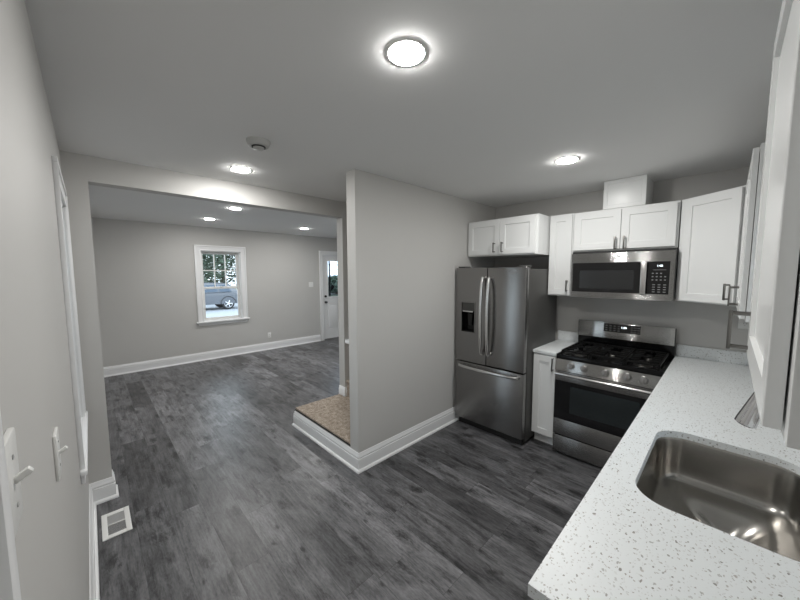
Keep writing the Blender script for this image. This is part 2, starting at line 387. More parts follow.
# ------------------------------------------------------------------ windows and doors (local frame: x along wall, -y into the room)
def casing(hw, h, cw, ct=1.0):
    b = MB(); i = .006; bw = .024
    for sx in (-1, 1):
        def q(a, c, y, z1, bev): x0, x1 = sorted((sx * a, sx * c)); b.box(x0, y, 0, x1, 0, z1, bev)
        q(hw - i, hw + .014, -.023, h - i, .003); q(hw + .014, hw + cw - bw, -.018, h + .014, 0); q(hw + cw - bw, hw + cw, -.030, h + cw - bw, .003)
    b.box(-hw - .014, -.023, h - i, hw + .014, 0, h + .014, .003)
    b.box(-hw - cw + bw, -.018, h + .014, hw + cw - bw, 0, h + cw - bw)
    b.box(-hw - cw, -.030, h + cw - bw, hw + cw, 0, h + cw, .003)
    b.xf(Matrix.Diagonal((1, ct, 1, 1))); return b
def ring4(b, x0, z0, x1, z1, y0, y1, t, bev=0.0):
    b.box(x0, y0, z0, x1, y1, z0 + t, bev); b.box(x0, y0, z1 - t, x1, y1, z1, bev); b.box(x0, y0, z0 + t, x0 + t, y1, z1 - t, bev); b.box(x1 - t, y0, z0 + t, x1, y1, z1 - t, bev)
def window(n, label, loc, rz, w, h, muntins=True, sp=.062, ct=1.0):
    """origin at the bottom centre of the opening on the inside wall face"""
    r = thing('window_%d' % n, label, 'window', loc, rz, kind='structure'); hw = w / 2; cw = .095
    casing(hw, h, cw, ct).build('casing', 'trim', r)
    b = MB()
    for sx in (-1, 1):
        x0, x1 = sorted((sx * hw, sx * (hw - .018))); b.box(x0, 0, 0, x1, .19, h)
    b.box(-hw, 0, h - .018, hw, .19, h); b.box(-hw, .06, 0, hw, .19, .02); b.build('jamb', 'trim', r)
    b = MB(); b.box(-hw - cw - .025, -sp, -.022, hw + cw + .025, 0, .004, .006); b.box(-hw + .001, -.001, -.02, hw - .001, .06, .004); b.build('stool', 'trim', r)
    MB().box(-hw - cw + .01, -.016, -.075, hw + cw - .01, 0, -.022, .003).build('apron', 'trim', r)
    mid = h * .47; fw_ = .042; iw = hw - .018
    def sash(nm, y0, z0, z1, mun):
        b = MB()
        b.box(-iw, y0, z0, -iw + fw_, y0 + .03, z1, .003); b.box(iw - fw_, y0, z0, iw, y0 + .03, z1, .003)
        b.box(-iw + fw_, y0, z0, iw - fw_, y0 + .03, z0 + fw_, .003); b.box(-iw + fw_, y0, z1 - fw_, iw - fw_, y0 + .03, z1, .003)
        s_ = b.build(nm, 'plate', r)
        MB().box(-iw + fw_ - .004, y0 + .012, z0 + fw_ - .004, iw - fw_ + .004, y0 + .016, z1 - fw_ + .004).build('pane', 'glass', s_)
        if mun:
            b = MB(); gw = 2 * (iw - fw_)
            for k in (1, 2): x = -iw + fw_ + gw * k / 3; b.box(x - .009, y0 + .004, z0 + fw_, x + .009, y0 + .025, z1 - fw_)
            zm = (z0 + z1) / 2; b.box(-iw + fw_, y0 + .0045, zm - .009, iw - fw_, y0 + .0245, zm + .009)
            b.build('muntins', 'plate', s_)
        return s_
    sash('upper_sash', .105, mid - .02, h - .018, muntins)
    lo = sash('lower_sash', .072, .02, mid + .022, False)
    b = MB(); b.box(-.03, .060, mid + .012, .03, .085, mid + .026, .003); b.cyl((0, .072, mid + .02), (0, .072, mid + .036), .012); b.build('sash_lock', 'plate', lo)
    return r
window(1, 'white double hung window on the far living room wall with a parked car outside', (XF, (W_LR[0] + W_LR[1]) / 2, W_LR[2]), PI / 2, W_LR[1] - W_LR[0], W_LR[3] - W_LR[2])
window(2, 'white window on the left kitchen wall seen almost edge on', ((W_LF[0] + W_LF[1]) / 2, YL, W_LF[2]), PI, W_LF[1] - W_LF[0], W_LF[3] - W_LF[2], True, .026, .6)
window(3, 'white window on the right kitchen wall over the sink', (XR, (W_SK[0] + W_SK[1]) / 2, W_SK[2]), -PI / 2, W_SK[1] - W_SK[0], W_SK[3] - W_SK[2])

window(4, 'unseen white window added for daylight in the left wall behind the pillar', ((W_L2[0] + W_L2[1]) / 2, YL, W_L2[2]), PI, W_L2[1] - W_L2[0], W_L2[3] - W_L2[2])  # added out of view to brighten the living-room ceiling
window(5, 'unseen white window added for daylight in the end wall behind the partition', ((W_E[0] + W_E[1]) / 2, YE, W_E[2]), 0, W_E[1] - W_E[0], W_E[3] - W_E[2])  # likewise added, lets daylight in from the unseen end
def door_casing(r, hw, h, cw=.085):
    casing(hw, h, cw).build('casing', 'trim', r)
    b = MB()
    for sx in (-1, 1):
        x0, x1 = sorted((sx * hw, sx * (hw - .02))); b.box(x0, 0, 0, x1, .19, h)
    b.box(-hw, 0, h - .02, hw, .19, h); b.build('jamb', 'trim', r)
    MB().box(-hw + .02, .0, 0, hw - .02, .19, .018, .004).build('threshold', 'grey', r)
def grid_panel(b, x0, z0, x1, z1, y0, y1): b.box(x0, y0, z0, x1, y1, z1)
# front door: half-lite leaded glass over two raised panels
r = thing('door_1', 'white front door with half-height leaded glass on the far living room wall', 'door', (XF, (D_FR[0] + D_FR[1]) / 2, 0), PI / 2, kind='structure')
hw = (D_FR[1] - D_FR[0]) / 2; door_casing(r, hw, D_FR[3])
b = MB(); a = hw - .024; gx = a - .13; g0, g1 = 1.05, 1.95
b.box(-a, .03, .022, -gx, .072, 2.066, .002); b.box(gx, .03, .022, a, .072, 2.066, .002)
b.box(-gx, .03, g1, gx, .072, 2.066); b.box(-gx, .03, .022, gx, .072, g0)
slab = b.build('slab', 'trim', r, smooth=0)
for s0, s1 in ((-gx + .005, -.035), (.035, gx - .005)):
    b = MB()
    b.sweep([(s0, 0), (s1, 0)], [(0, .27), (.004, .28), (.016, .31), (.016, .81), (.004, .84), (0, .85)], -1); b.shift((0, .030, 0)); b.build('raised_panel', 'trim', slab)
    b = MB()
    ring4(b, s0, .25, s1, .87, .022, .031, .012, .003)
    b.build('panel_moulding', 'trim', slab)
b = MB()
ring4(b, -gx - .02, g0 - .02, gx + .02, g1 + .02, .018, .032, .035, .004)
b.build('glass_frame', 'trim', slab)
MB().box(-gx, .048, g0, gx, .054, g1).build('glass', 'tglass', slab)
b = MB(); gc = (g0 + g1) / 2
def came(p, q): b.tube([(p[0], .047, p[1]), (q[0], .047, q[1])], .0055, 6)
for x in (-gx + .07, gx - .07): b.box(x - .020, .044, g0, x + .020, .05, g1)
for z in (g0 + .1, g1 - .1): came((-gx, z), (gx, z))
for s_ in (-1, 1):
    pts = [(s_ * (.02 + .17 * math.sin(PI * k / 16)), .047, g0 + .1 + (g1 - g0 - .2) * k / 16) for k in range(17)]; b.tube(pts, .006, 6)
    came((s_ * (gx - .07), gc + .25), (0, gc)); came((s_ * (gx - .07), gc - .25), (0, gc)); came((s_ * gx, gc), (s_ * .1, gc)); came((s_ * (gx - .07), g1 - .1), (0, gc + .22))
for s_ in (-1, 1): b.prism([(s_ * .06, gc - .2), (s_ * .19, gc - .3), (s_ * .17, gc - .14)], 'y', .045, .05)
b.build('came_lines', 'lead', slab)
for z, nm in ((.93, 'door_knob'), (1.075, 'deadbolt')):
    b = MB(); b.lathe([(.028, 0), (.028, .006), (.012, .010), (.012, .03)] + ([(.024, .038), (.028, .050), (.022, .062), (.004, .066)] if nm == 'door_knob' else [(.020, .032), (.020, .04), (.003, .042)]), (-a + .065, .03, z), (0, -1, 0)); tag(b.build(nm, 'dark', slab), 'black ' + nm.replace('_', ' '))
# side door right beside the camera
r = thing('door_2', 'white panelled side door in the left wall beside the counter end', 'door', ((D_LF[0] + D_LF[1]) / 2, YL, 0), PI, kind='structure')
hw = (D_LF[1] - D_LF[0]) / 2; door_casing(r, hw, D_LF[3]); a = hw - .024
b = MB(); b.box(-a, .03, .022, a, .072, 2.026); slab = b.build('slab', 'trim', r, smooth=0)
for z0, z1 in ((.2, .9), (1.02, 1.85)):
    for s0, s1 in ((-a + .11, -.04), (.04, a - .11)):
        b = MB()
        ring4(b, s0, z0, s1, z1, .022, .031, .015, .003)
        b.build('panel_moulding', 'trim', slab)

# ------------------------------------------------------------------ staircase landing and steps
s_ = thing('carpeted_staircase', 'carpeted stair landing and steps tucked behind the grey partition wall', 'staircase', (-2.6, 1.9, 0))
b = MB(); b.box(XH0 + .002, YP + .002, 0, XP0 - .002, 2.078, .176); b.build('landing_riser', 'wall', s_, True)
b = MB(); b.box(XH0 + .004, YP + .004, .176, XP0 - .002, 2.066, .198, .007, 3); b.box(XH1 + .002, 2.060, .170, XP0 - .002, 2.097, .1972); b.build('landing_carpet', 'carpet', s_, True)
b = MB(); b.box(XH0 + .001, YP + .0005, .168, XP0 - .002, YP + .006, .180); b.build('carpet_edge_strip', 'dark', s_, True)
for k in range(6):
    y0 = 2.098 + .235 * k; z = .198 + .195 * (k + 1)
    b = MB(); b.box(XH1 + .004, y0, 0.0 if k == 0 else z - .42, XP0 - .004, min(y0 + .26, YB - .004), z - .03); b.box(XH1 + .004, y0 - .014, z - .035, XP0 - .004, min(y0 + .26, YB - .004), z, .012, 3); b.build('step', 'carpet', s_, True)
    if y0 + .26 > YB: break
hr = thing('stair_handrail', 'white handrail end poking out beside the stair opening', 'handrail', (XH1, 2.12, .85))
b = MB(); b.box(XH1 + .001, 2.085, .825, XH1 + .085, 2.20, .872, .010, 3)
pts = [(XH1 + .0585, 2.12, .858), (XH1 + .0585, 2.2, .87), (XH1 + .0585, 3.4, 1.85)]; b.tube(pts, .024, 12); b.build('rail', 'trim', hr, True)
for t in (.12, .55, .92):
    b = MB(); y = 2.2 + 1.2 * t; z = .87 + .98 * t; b.tube([(XH1 + .001, y, z - .06), (XH1 + .05, y, z - .06), (XH1 + .0585, y, z - .015)], .008, 8); b.cyl((XH1 + .0005, y, z - .06), (XH1 + .006, y, z - .06), .025)
    b.build('bracket', 'nickel', hr, True)

# ------------------------------------------------------------------ cabinets
def pull(r_parent, x, yf, z0, z1, horiz=False):
    b = MB(); o = .032
    if horiz:
        b.box(z0, yf - o - .008, x - .006, z1, yf - o, x + .006, .002)
        for q in (z0 + .008, z1 - .008): b.cyl((q, yf - o, x), (q, yf, x), .0055, seg=10)
    else:
        b.box(x - .006, yf - o - .008, z0, x + .006, yf - o, z1, .002)
        for q in (z0 + .008, z1 - .008): b.cyl((x, yf - o, q), (x, yf, q), .0055, seg=10)
    return tag(b.build('bar_pull', 'nickel', r_parent), 'brushed nickel bar pull')
def cabinet(name, label, loc, rz, w, d, z0, z1, doors, cat='cabinet', group=None, toe=False, frame=.0127, drawer=0):
    """loc: floor point at the left end of the front face frame; local x along the front, +y to the wall. doors: list of (x0, x1, pull x, pull z0, pull z1)"""
    r = thing(name, label, cat, loc, rz, group); b = MB()
    t = .016
    zb = z0 + (.10 if toe else 0)
    b.box(0, 0, zb, w, d, z1, .001)
    b.build('carcass', 'cab', r, smooth=0)
    if toe: MB().box(.004, .065, 0, w - .004, d, zb + .001).build('toe_kick', 'cab', r, smooth=0)
    for (x0, x1, px, pz0, pz1) in doors:
        zt = z1 - (drawer + .012 if drawer else .012)
        dr = MB().shaker(x0, zb + .012, x1, zt, -.0215).build('door', 'cab', r, smooth=0)
        if px is not None: pull(dr, px, -.0215, pz0, pz1)
        if drawer:
            df = MB().box(x0, -.0215, zt + .008, x1, -.0025, z1 - .012, .002).build('drawer', 'cab', r)
            pull(df, (zt + z1) / 2, -.0215, (x0 + x1) / 2 - .06, (x0 + x1) / 2 + .06, True)
    return r
ZT, ZB_ = 2.188, 1.412
cabinet('wall_cabinet', 'short deep white two-door cabinet above the refrigerator', (-2.043, 3.05, 0), 0, .773, YB - .002 - 3.05, 1.812, ZT, [(.012, .384, .335, 1.845, 1.945), (.388, .752, .425, 1.845, 1.945)])
cabinet('wall_cabinet', 'narrow tall white one-door cabinet between the fridge cabinet and the microwave', (-1.2635, 3.30, 0), 0, .2165, YB - .002 - 3.30, ZB_, ZT + .004, [(.010, .208, .187, 1.455, 1.565)])
cabinet('wall_cabinet', 'white two-door cabinet directly above the microwave', (-1.045, 3.30, 0), 0, .752, YB - .002 - 3.30, 1.828, ZT, [(.010, .374, .343, 1.835, 1.945), (.378, .738, .409, 1.835, 1.945)])
# diagonal corner cabinet
r = thing('corner_cabinet', 'white diagonal corner wall cabinet right of the microwave', 'cabinet', (-.285, 3.30, 0))
b = MB(); A_ = (-.285, 3.30); B_ = (.045, 3.03)
b.prism([A_, B_, (XR - .002, B_[1]), (XR - .002, YB - .002), (A_[0], YB - .002)], 'z', ZB_, ZT, .001); b.build('carcass', 'cab', r, True, smooth=0)
dv = Vector((B_[0] - A_[0], B_[1] - A_[1])); ang = math.atan2(dv.y, dv.x); Ld = dv.length
mtx = Matrix.Translation((0, 0, 0)) @ Matrix.Rotation(ang, 4, 'Z')
dr = MB().shaker(.045, ZB_ + .010, Ld - .008, ZT - .010, -.0215).xf(mtx).build('door', 'cab', r, smooth=0)
p_ = pull(dr, Ld - .035, -.0215, 1.45, 1.56); p_.data.transform(mtx)
# right wall: far pair and near cabinet; local x runs towards the camera
cabinet('wall_cabinet', 'white two-door wall cabinet on the right wall beyond the near one', (.0625, 3.026, 0), -PI / 2, 3.026 - 2.11, XR - .002 - .0625, ZB_, ZT, [(.010, .456, .43, 1.45, 1.56), (.460, .906, .49, 1.45, 1.56)])
cabinet('wall_cabinet', 'nearest white wall cabinet at the right edge with glossy door', (.066, 1.275, 0), -PI / 2, 1.275 - .655, XR - .002 - .066, 1.402, 2.215, [(.012, .592, .05, 1.43, 1.535)])
# base cabinets under the counters
cabinet('base_cabinet', 'narrow white base cabinet between the refrigerator and the range', (-1.2585, 3.005, 0), 0, .2145, YB - .002 - 3.005, 0, .884, [(.008, .206, .188, .745, .865)], toe=True)
sb_ = cabinet('base_cabinet', 'white sink base cabinet under the speckled quartz counter', (-.258, 2.10, 0), -PI / 2, .93, XR - .002 + .258, 0, .64, [(.010, .463, .43, .5, .6), (.467, .92, .50, .5, .6)], toe=True)
MB().box(0, 0, .6405, .93, .018, .884).build('face_rail', 'cab', sb_, smooth=0)
MB().shaker(.010, .655, .92, .872, -.0215).build('false_drawer_front', 'cab', sb_, smooth=0)
cabinet('base_cabinet', 'white base cabinet at the near end of the quartz counter', (-.258, 1.165, 0), -PI / 2, .455, XR - .002 + .258, 0, .884, [(.010, .445, .41, .55, .65)], toe=True, drawer=.16)
cabinet('base_cabinet', 'white corner base cabinet beside the range under the quartz counter', (-.258, 2.94, 0), -PI / 2, .835, XR - .002 + .258, 0, .884, [(.01, .825, .78, .55, .65)], toe=True, drawer=.16)
# duct cover over the microwave cabinet
r = thing('duct_cover', 'white panelled box covering the vent duct between cabinet top and ceiling', 'duct cover', (-.815, 3.30, ZT))
MB().box(-.815, 3.322, ZT + .001, -.512, YB - .002, CK - .001, .001).build('box', 'cab', r, True, smooth=0)
MB().shaker(-.815, ZT + .002, -.512, CK - .002, 3.3005, .021, .03, .004).build('front_panel', 'cab', r, True, smooth=0)

# ------------------------------------------------------------------ counters
r = thing('countertop', 'long speckled white quartz countertop with the sink cut out', 'countertop', (0, 2, .885))
SX0, SX1, SY0, SY1, SR = -.187, .245, 1.225, 1.885, .105
def slab_hole(x0, y0, x1, y1, z0, z1, hole):
    t = bmesh.new()
    def loop(pts):
        vs = [t.verts.new((p[0], p[1], z1)) for p in pts]; return [t.edges.new((vs[i], vs[(i + 1) % len(vs)])) for i in range(len(vs))]
    es = loop([(x0, y0), (x1, y0), (x1, y1), (x0, y1)]) + loop(hole)
    bmesh.ops.triangle_fill(t, use_beauty=True, use_dissolve=False, edges=es)
    bad = []
    ret = bmesh.ops.extrude_face_region(t, geom=list(t.faces)); vs = [g for g in ret['geom'] if isinstance(g, bmesh.types.BMVert)]
    bmesh.ops.translate(t, vec=(0, 0, z0 - z1), verts=vs); bmesh.ops.recalc_face_normals(t, faces=t.faces); return t
b = MB(); b._add(slab_hole(-.285, .69, XR - .0015, YB - .0015, .885, .915, rrect(SX0, SY0, SX1, SY1, SR, 10))); b.build('slab', 'quartz', r, True)
b = MB(); b.box(-.283, YB - .021, .9155, XR - .022, YB - .0015, 1.015, .002); b.build('backsplash', 'quartz', r, True)
b = MB(); b.box(XR - .021, .69, .9155, XR - .0015, YB - .0015, 1.015, .002); b.build('backsplash', 'quartz', r, True)
r = thing('countertop', 'short quartz countertop piece between the refrigerator and the range', 'countertop', (-1.15, 3.3, .885))
MB().box(-1.2585, 2.978, .885, -1.0445, YB - .0015, .915, .003).build('slab', 'quartz', r, True)
MB().box(-1.2585, YB - .021, .9155, -1.0445, YB - .0015, 1.015, .002).build('backsplash', 'quartz', r, True)

# ------------------------------------------------------------------ sink and faucet
r = thing('kitchen_sink', 'undermount stainless steel sink basin set in the quartz counter', 'sink', ((SX0 + SX1) / 2, (SY0 + SY1) / 2, .68))
t = bmesh.new(); rings = []
for ins, z, rad in ((-.02, .8845, SR + .02), (.001, .8845, SR - .001), (.004, .876, SR - .004), (.008, .76, SR - .012), (.012, .725, SR - .016), (.022, .706, SR - .02), (.04, .696, SR - .03), (.07, .692, SR - .05)):
    rings.append([t.verts.new((x, y, z)) for x, y in rrect(SX0 + ins, SY0 + ins, SX1 - ins, SY1 - ins, max(rad, .02), 10)])
n = len(rings[0])
dc = ((SX0 + SX1) / 2 + .01, (SY0 + SY1) / 2)
rings.append([t.verts.new((dc[0] + .045 * math.cos(PI / 4 * .5 + 2 * PI * (k - 3) / n), dc[1] + .045 * math.sin(PI / 4 * .5 + 2 * PI * (k - 3) / n), .685)) for k in range(n)])
for a, c in zip(rings, rings[1:]):
    for k in range(n): t.faces.new((a[k], a[(k + 1) % n], c[(k + 1) % n], c[k]))
bmesh.ops.recalc_face_normals(t, faces=t.faces)
b = MB(); b._add(t); o = b.build('basin', 'sink', r, True, smooth=60)
md = o.modifiers.new('gauge', 'SOLIDIFY'); md.thickness = .0015; md.offset = 0
b = MB(); b.lathe([(.044, -.03), (.044, -.002), (.040, .0), (.034, -.006), (.012, -.008), (.006, .006), (.003, .008)], (dc[0], dc[1], .685)); b.build('drain_strainer', 'chrome', r, True)
r = thing('kitchen_faucet', 'chrome gooseneck faucet with pull-down spray head over the sink', 'faucet', (.297, 1.50, .915))
b = MB(); b.lathe([(.030, 0), (.030, .006), (.024, .012), (.022, .09), (.016, .10), (.013, .12)], (.297, 1.50, .9155)); b.build('base', 'chrome', r, True)
pts = [(.297, 1.50, .93), (.297, 1.50, 1.20)]; cx, cz, R_ = .200, 1.24, .097
for k in range(13):
    a = math.radians(155 * k / 12); pts.append((cx + R_ * math.cos(a), 1.50, cz + .04 + R_ * math.sin(a)))
e = Vector(pts[-1]); dn = (Vector(pts[-1]) - Vector(pts[-2])).normalized()
b = MB(); b.tube(pts, .0125, 16); b.build('neck', 'chrome', r, True)
tip = Vector((.064, 1.50, 1.147)); ax = (tip - e).normalized(); Lh = (tip - e).length
b = MB(); b.lathe([(.0128, -.005), (.0150, .02), (.0175, Lh * .45), (.026, Lh * .92), (.0265, Lh), (.021, Lh + .002)], e, ax); hd = b.build('spray_head', 'chrome', r, True)
b = MB(); b.lathe([(.0205, 0), (.0205, .003), (.012, .0045)], tip + ax * .001, ax); b.build('nozzle_ring', 'dark', hd, True)
b = MB(); b.cyl((.297, 1.50, .985), (.297, 1.455, .985), .013); b.tube([(.297, 1.46, .985), (.297, 1.43, 1.03), (.297, 1.40, 1.09)], [.008, .007, .0055], 10); b.build('lever', 'chrome', r, True)

# ------------------------------------------------------------------ refrigerator
FX0, FX1, FY = -2.018, -1.262, 2.80
r = thing('refrigerator', 'stainless french door refrigerator with bottom freezer and door water dispenser', 'refrigerator', ((FX0 + FX1) / 2, 3.1, 0))
b = MB(); b.box(FX0 + .004, FY + .075, .03, FX1, 3.55, 1.672, .004); b.build('cabinet_body', 'fside', r, True)
xs = -1.652
b = MB(); b.box(FX0 + .02, FY + .05, .002, FX1 - .015, FY + .10, .062); b.box(FX0 + .02, FY + .10, 0, FX1 - .02, 3.5, .03); b.build('kick_grille', 'dark', r, True)
b = MB(); b.box(FX0 + .012, FY + .062, .07, FX1 - .01, FY + .076, 1.668); b.build('door_gasket', 'dark', r, True)
# dispenser hole in left door
dx0, dx1, dz0, dz1 = -1.945, -1.79, 1.025, 1.330
b = MB()
for (x0, z0, x1, z1) in ((FX0, .712, dx0, 1.688), (dx1, .712, xs - .003, 1.688), (dx0, .712, dx1, dz0), (dx0, dz1, dx1, 1.688)): b.box(x0, FY, z0, x1, FY + .062, z1)
bmesh.ops.remove_doubles(b.bm, verts=b.bm.verts, dist=1e-5)
ld = b.build('fridge_door', 'fsteel', r, True)
b = MB(); b.box(xs + .003, FY, .712, FX1, FY + .062, 1.688, .006, 3); rd = b.build('fridge_door', 'fsteel', r, True)
b = MB(); b.box(FX0, FY, .078, FX1, FY + .062, .700, .006, 3); fz = b.build('freezer_drawer', 'fsteel', r, True)
def arc_handle(p0, p1, out, parent, rr=.0165, n=14, bow=(0, 0, 0)):
    pts = []; p0 = Vector(p0); p1 = Vector(p1)
    for k in range(n + 1):
        u = k / n; s = math.sin(PI * u) ** .55
        pts.append(p0.lerp(p1, u) + Vector((0, -out * (.45 + .55 * s), 0)) + Vector(bow) * math.sin(PI * u))
    b = MB(); b.tube(pts, rr, 12)
    for q, e_ in ((p0, pts[0]), (p1, pts[-1])): b.tube([e_, q], rr * .95, 10)
    return tag(b.build('bar_handle', 'handle', parent, True), 'curved polished steel handle')
arc_handle((xs - .036, FY, .83), (xs - .036, FY, 1.585), .062, ld)
arc_handle((xs + .036, FY, .83), (xs + .036, FY, 1.585), .062, rd)
arc_handle((FX0 + .07, FY, .665), (FX1 - .05, FY, .665), .062, fz)
dsp = MB()
dsp.box(dx0 + .002, FY + .004, 1.245, dx1 - .002, FY + .06, dz1 - .002, .003); dsp = dsp.build('dispenser_panel', 'fside', ld, True)
b = MB(); b.box(dx0 + .001, FY + .058, dz0, dx1 - .001, FY + .061, 1.25); b.box(dx0 + .001, FY + .003, dz0 + .001, dx0 + .006, FY + .06, 1.245); b.box(dx1 - .006, FY + .003, dz0 + .001, dx1 - .001, FY + .06, 1.245); b.box(dx0 + .001, FY + .003, dz0 + .001, dx1 - .001, FY + .06, dz0 + .012); b.build('dispenser_recess', 'black', ld, True)
b = MB(); b.box(dx0 + .012, FY - .004, 1.232, dx1 - .02, FY + .03, 1.246, .003); b.build('dispenser_lip', 'handle', ld, True)
b = MB(); b.prism([(dx0 + .06, 1.09), (dx1 - .06, 1.09), (dx1 - .05, 1.21), (dx0 + .05, 1.21)], 'y', FY + .035, FY + .045); b.build('dispenser_paddle', 'dark', ld, True)
b = MB()
for (p, q, u, v) in ((dx0 - .008, dz0 - .008, dx1 + .008, dz0), (dx0 - .008, dz1, dx1 + .008, dz1 + .008), (dx0 - .008, dz0, dx0, dz1), (dx1, dz0, dx1 + .008, dz1)): b.box(p, FY - .003, q, u, FY + .002, v)
b.build('dispenser_trim', 'fsteel', ld, True)
for hx in (FX0 + .05, FX1 - .05):
    b = MB(); b.box(hx - .04, FY + .02, 1.689, hx + .04, FY + .13, 1.703, .004); b.box(hx - .03, FY + .08, 1.672, hx + .03, FY + .13, 1.69); b.build('hinge_cover', 'fside', r, True)
# maker's badge: a swoosh ring with lettering
rx, ry, rz_ = (FX0 + FX1) / 2, 3.1, 0
b = MB(); pts = [(-1.40 + .045 * math.cos(a), FY - .001, 1.640 + .014 * math.sin(a)) for a in [math.radians(150 - 250 * k / 20) for k in range(21)]]; b.tube(pts, .0022, 6); bd = b.build('badge', 'grey', rd, True)
text('badge_lettering', 'Whirlpool', .020, 'grey', bd, upright(-1.40 - rx, FY - .0006 - ry, 1.642))

# ------------------------------------------------------------------ gas range
RX0, RX1 = -1.041, -.2885; RY = 2.955; RB = 3.60
r = thing('gas_range', 'stainless gas range with black cooktop and oven window between the counters', 'range', ((RX0 + RX1) / 2, 3.25, 0))
rc = Vector(((RX0 + RX1) / 2, 3.25, 0))
b = MB(); b.box(RX0 + .002, RY + .035, .03, RX1 - .002, RB, .90); b.box(RX0 + .03, RY + .08, 0, RX1 - .03, RB - .03, .03); b.build('body', 'fside', r, True)
b = MB(); b.box(RX0, RY, .022, RX1, RY + .034, .178, .004); b.build('storage_drawer', 'fsteel', r, True)
b = MB(); b.box(RX0, RY, .186, RX1, RY + .034, .330, .003); b.box(RX0, RY, .68, RX1, RY + .034, .766, .003); b.box(RX0, RY + .005, .325, RX1, RY + .034, .69); od = b.build('oven_door', 'fsteel', r, True)
b = MB(); b.box(RX0 + .001, RY - .001, .331, RX1 - .001, RY + .006, .679); g = b.build('door_glass', 'bglass', od, True)
b = MB(); b.box(RX0 + .13, RY - .0018, .405, RX1 - .13, RY - .0005, .645); b.build('oven_window', 'oglass', g, True)
b = MB(); n = 16
pts = [(RX0 + .015 + (RX1 - RX0 - .03) * k / n, RY - .045 - .012 * math.sin(PI * k / n), .752) for k in range(n + 1)]
b.tube(pts, .013, 12)
for x in (RX0 + .03, RX1 - .03): b.tube([(x, RY - .045, .752), (x, RY + .002, .752)], .011, 10)
b.build('door_handle', 'handle', od, True)
# tilted control panel
cp = MB(); cp.prism([(RY - .012, .772), (RY + .04, .772), (RY + .04, .872), (RY + .014, .872)], 'x', RX0, RX1, .003); cp = cp.build('control_panel', 'steel', r, True)
nrm = Vector((0, -.100, .026)).normalized()
for kx, big in ((-.915, 0), (-.815, 0), (-.655, 0), (-.508, 1), (-.403, 1)):
    c = Vector((kx, RY + .0005, .825)); q = .026 if big else .023
    b = MB(); b.lathe([(q + .004, -.003), (q + .004, .003), (q, .005), (q * .94, .024), (q * .86, .028), (.002, .029)], c, nrm)
    b.box(-.005, -.018, .020, .005, .018, .036, .003, rot=Matrix.Translation(c) @ nrm.to_track_quat('Z', 'Y').to_matrix().to_4x4() @ Matrix.Rotation(0 if not big else 0, 4, 'Z')); b.build('control_knob', 'knob', cp, True)
b = MB(); b.box(RX0, RY + .012, .8725, RX1, RB - .06, .905, .004); b.box(RX0, RY + .012, .905, RX1, RY + .03, .912, .002); b.box(RX0, RY + .03, .905, RX0 + .014, RB - .07, .912, .002); b.box(RX1 - .014, RY + .03, .905, RX1, RB - .07, .912, .002); ct = b.build('cooktop', 'black', r, True)
bur = [(-.895, 3.10, .042), (-.895, 3.38, .034), (-.665, 3.24, .046), (-.435, 3.10, .046), (-.435, 3.38, .030)]
for x, y, q in bur:
    b = MB(); b.lathe([(q * 1.35, 0), (q * 1.3, .006), (q, .010), (q, .018), (q * .96, .020)], (x, y, .905)); bb_ = b.build('burner', 'nickel', ct, True)
    b = MB(); b.lathe([(q * .9, 0), (q * .9, .007), (q * .8, .010), (.002, .0105)], (x, y, .9255)); b.build('burner_cap', 'iron', bb_, True)
for x0, x1 in ((RX0 + .03, -.793), (-.787, -.543), (-.537, RX1 - .03)):
    b = MB(); y0, y1 = RY + .045, RB - .085; z0, z1 = .934, .950; w_ = .011
    b.box(x0, y0, z0, x1, y0 + w_, z1, .003); b.box(x0, y1 - w_, z0, x1, y1, z1, .003); b.box(x0, y0, z0, x0 + w_, y1, z1, .003); b.box(x1 - w_, y0, z0, x1, y1, z1, .003)
    xm = (x0 + x1) / 2; ym = (y0 + y1) / 2
    b.box(x0, ym - w_ / 2, z0, x1, ym + w_ / 2, z1, .003)
    for q in (.2, .35, .65, .8): b.box(x0, y0 + (y1 - y0) * q - .004, z0, x0 + (x1 - x0) * .34, y0 + (y1 - y0) * q + .004, z1, .002); b.box(x1 - (x1 - x0) * .34, y0 + (y1 - y0) * q - .004, z0, x1, y0 + (y1 - y0) * q + .004, z1, .002)
    b.box(xm - .004, y0, z0, xm + .004, y0 + .10, z1, .002); b.box(xm - .004, y1 - .10, z0, xm + .004, y1, z1, .002)
    for px in (x0 + .006, x1 - .006):
        for py in (y0 + .006, y1 - .006): b.box(px - .006, py - .006, .906, px + .006, py + .006, z0 + .003)
    b.build('grate', 'iron', ct, True)
bg_ = MB(); bg_.box(RX0, RB - .055, .895, RX1, RB, 1.155, .003); bg_ = bg_.build('backguard', 'black', r, True)
b = MB(); b.prism([(RB - .082, 1.012), (RB - .055, 1.005), (RB - .052, 1.165), (RB - .066, 1.165)], 'x', RX0 + .002, RX1 - .002, .003); bp = b.build('backguard_panel', 'steel', bg_, True)
tl = Matrix.Translation((0, 0, 0))
def onpanel(z): return RB - .082 + (z - 1.012) / .153 * .016
b = MB(); b.prism([(onpanel(1.075) - .0015, 1.075), (onpanel(1.075) + .004, 1.075), (onpanel(1.152) + .004, 1.152), (onpanel(1.152) - .0015, 1.152)], 'x', -.815, -.528); dp = b.build('display', 'bglass', bp, True)
tilt = Matrix.Rotation(-math.atan2(.016, .153), 4, 'X')
text('clock_digits', '1:48', .026, 'led', dp, Matrix.Translation((-.655 - rc.x, onpanel(1.123) - .0022 - rc.y, 1.123)) @ tilt @ Matrix.Rotation(PI / 2, 4, 'X'))
for i in range(7):
    for k in range(3):
        zz = 1.09 + .021 * k; kx = -.80 + .033 * i if i < 4 else -.60 + .025 * (i - 4)
        MB().box(kx, onpanel(zz) - .0022, zz - .003, kx + .016, onpanel(zz), zz + .003).build('key', 'grey', dp, True, smooth=0)

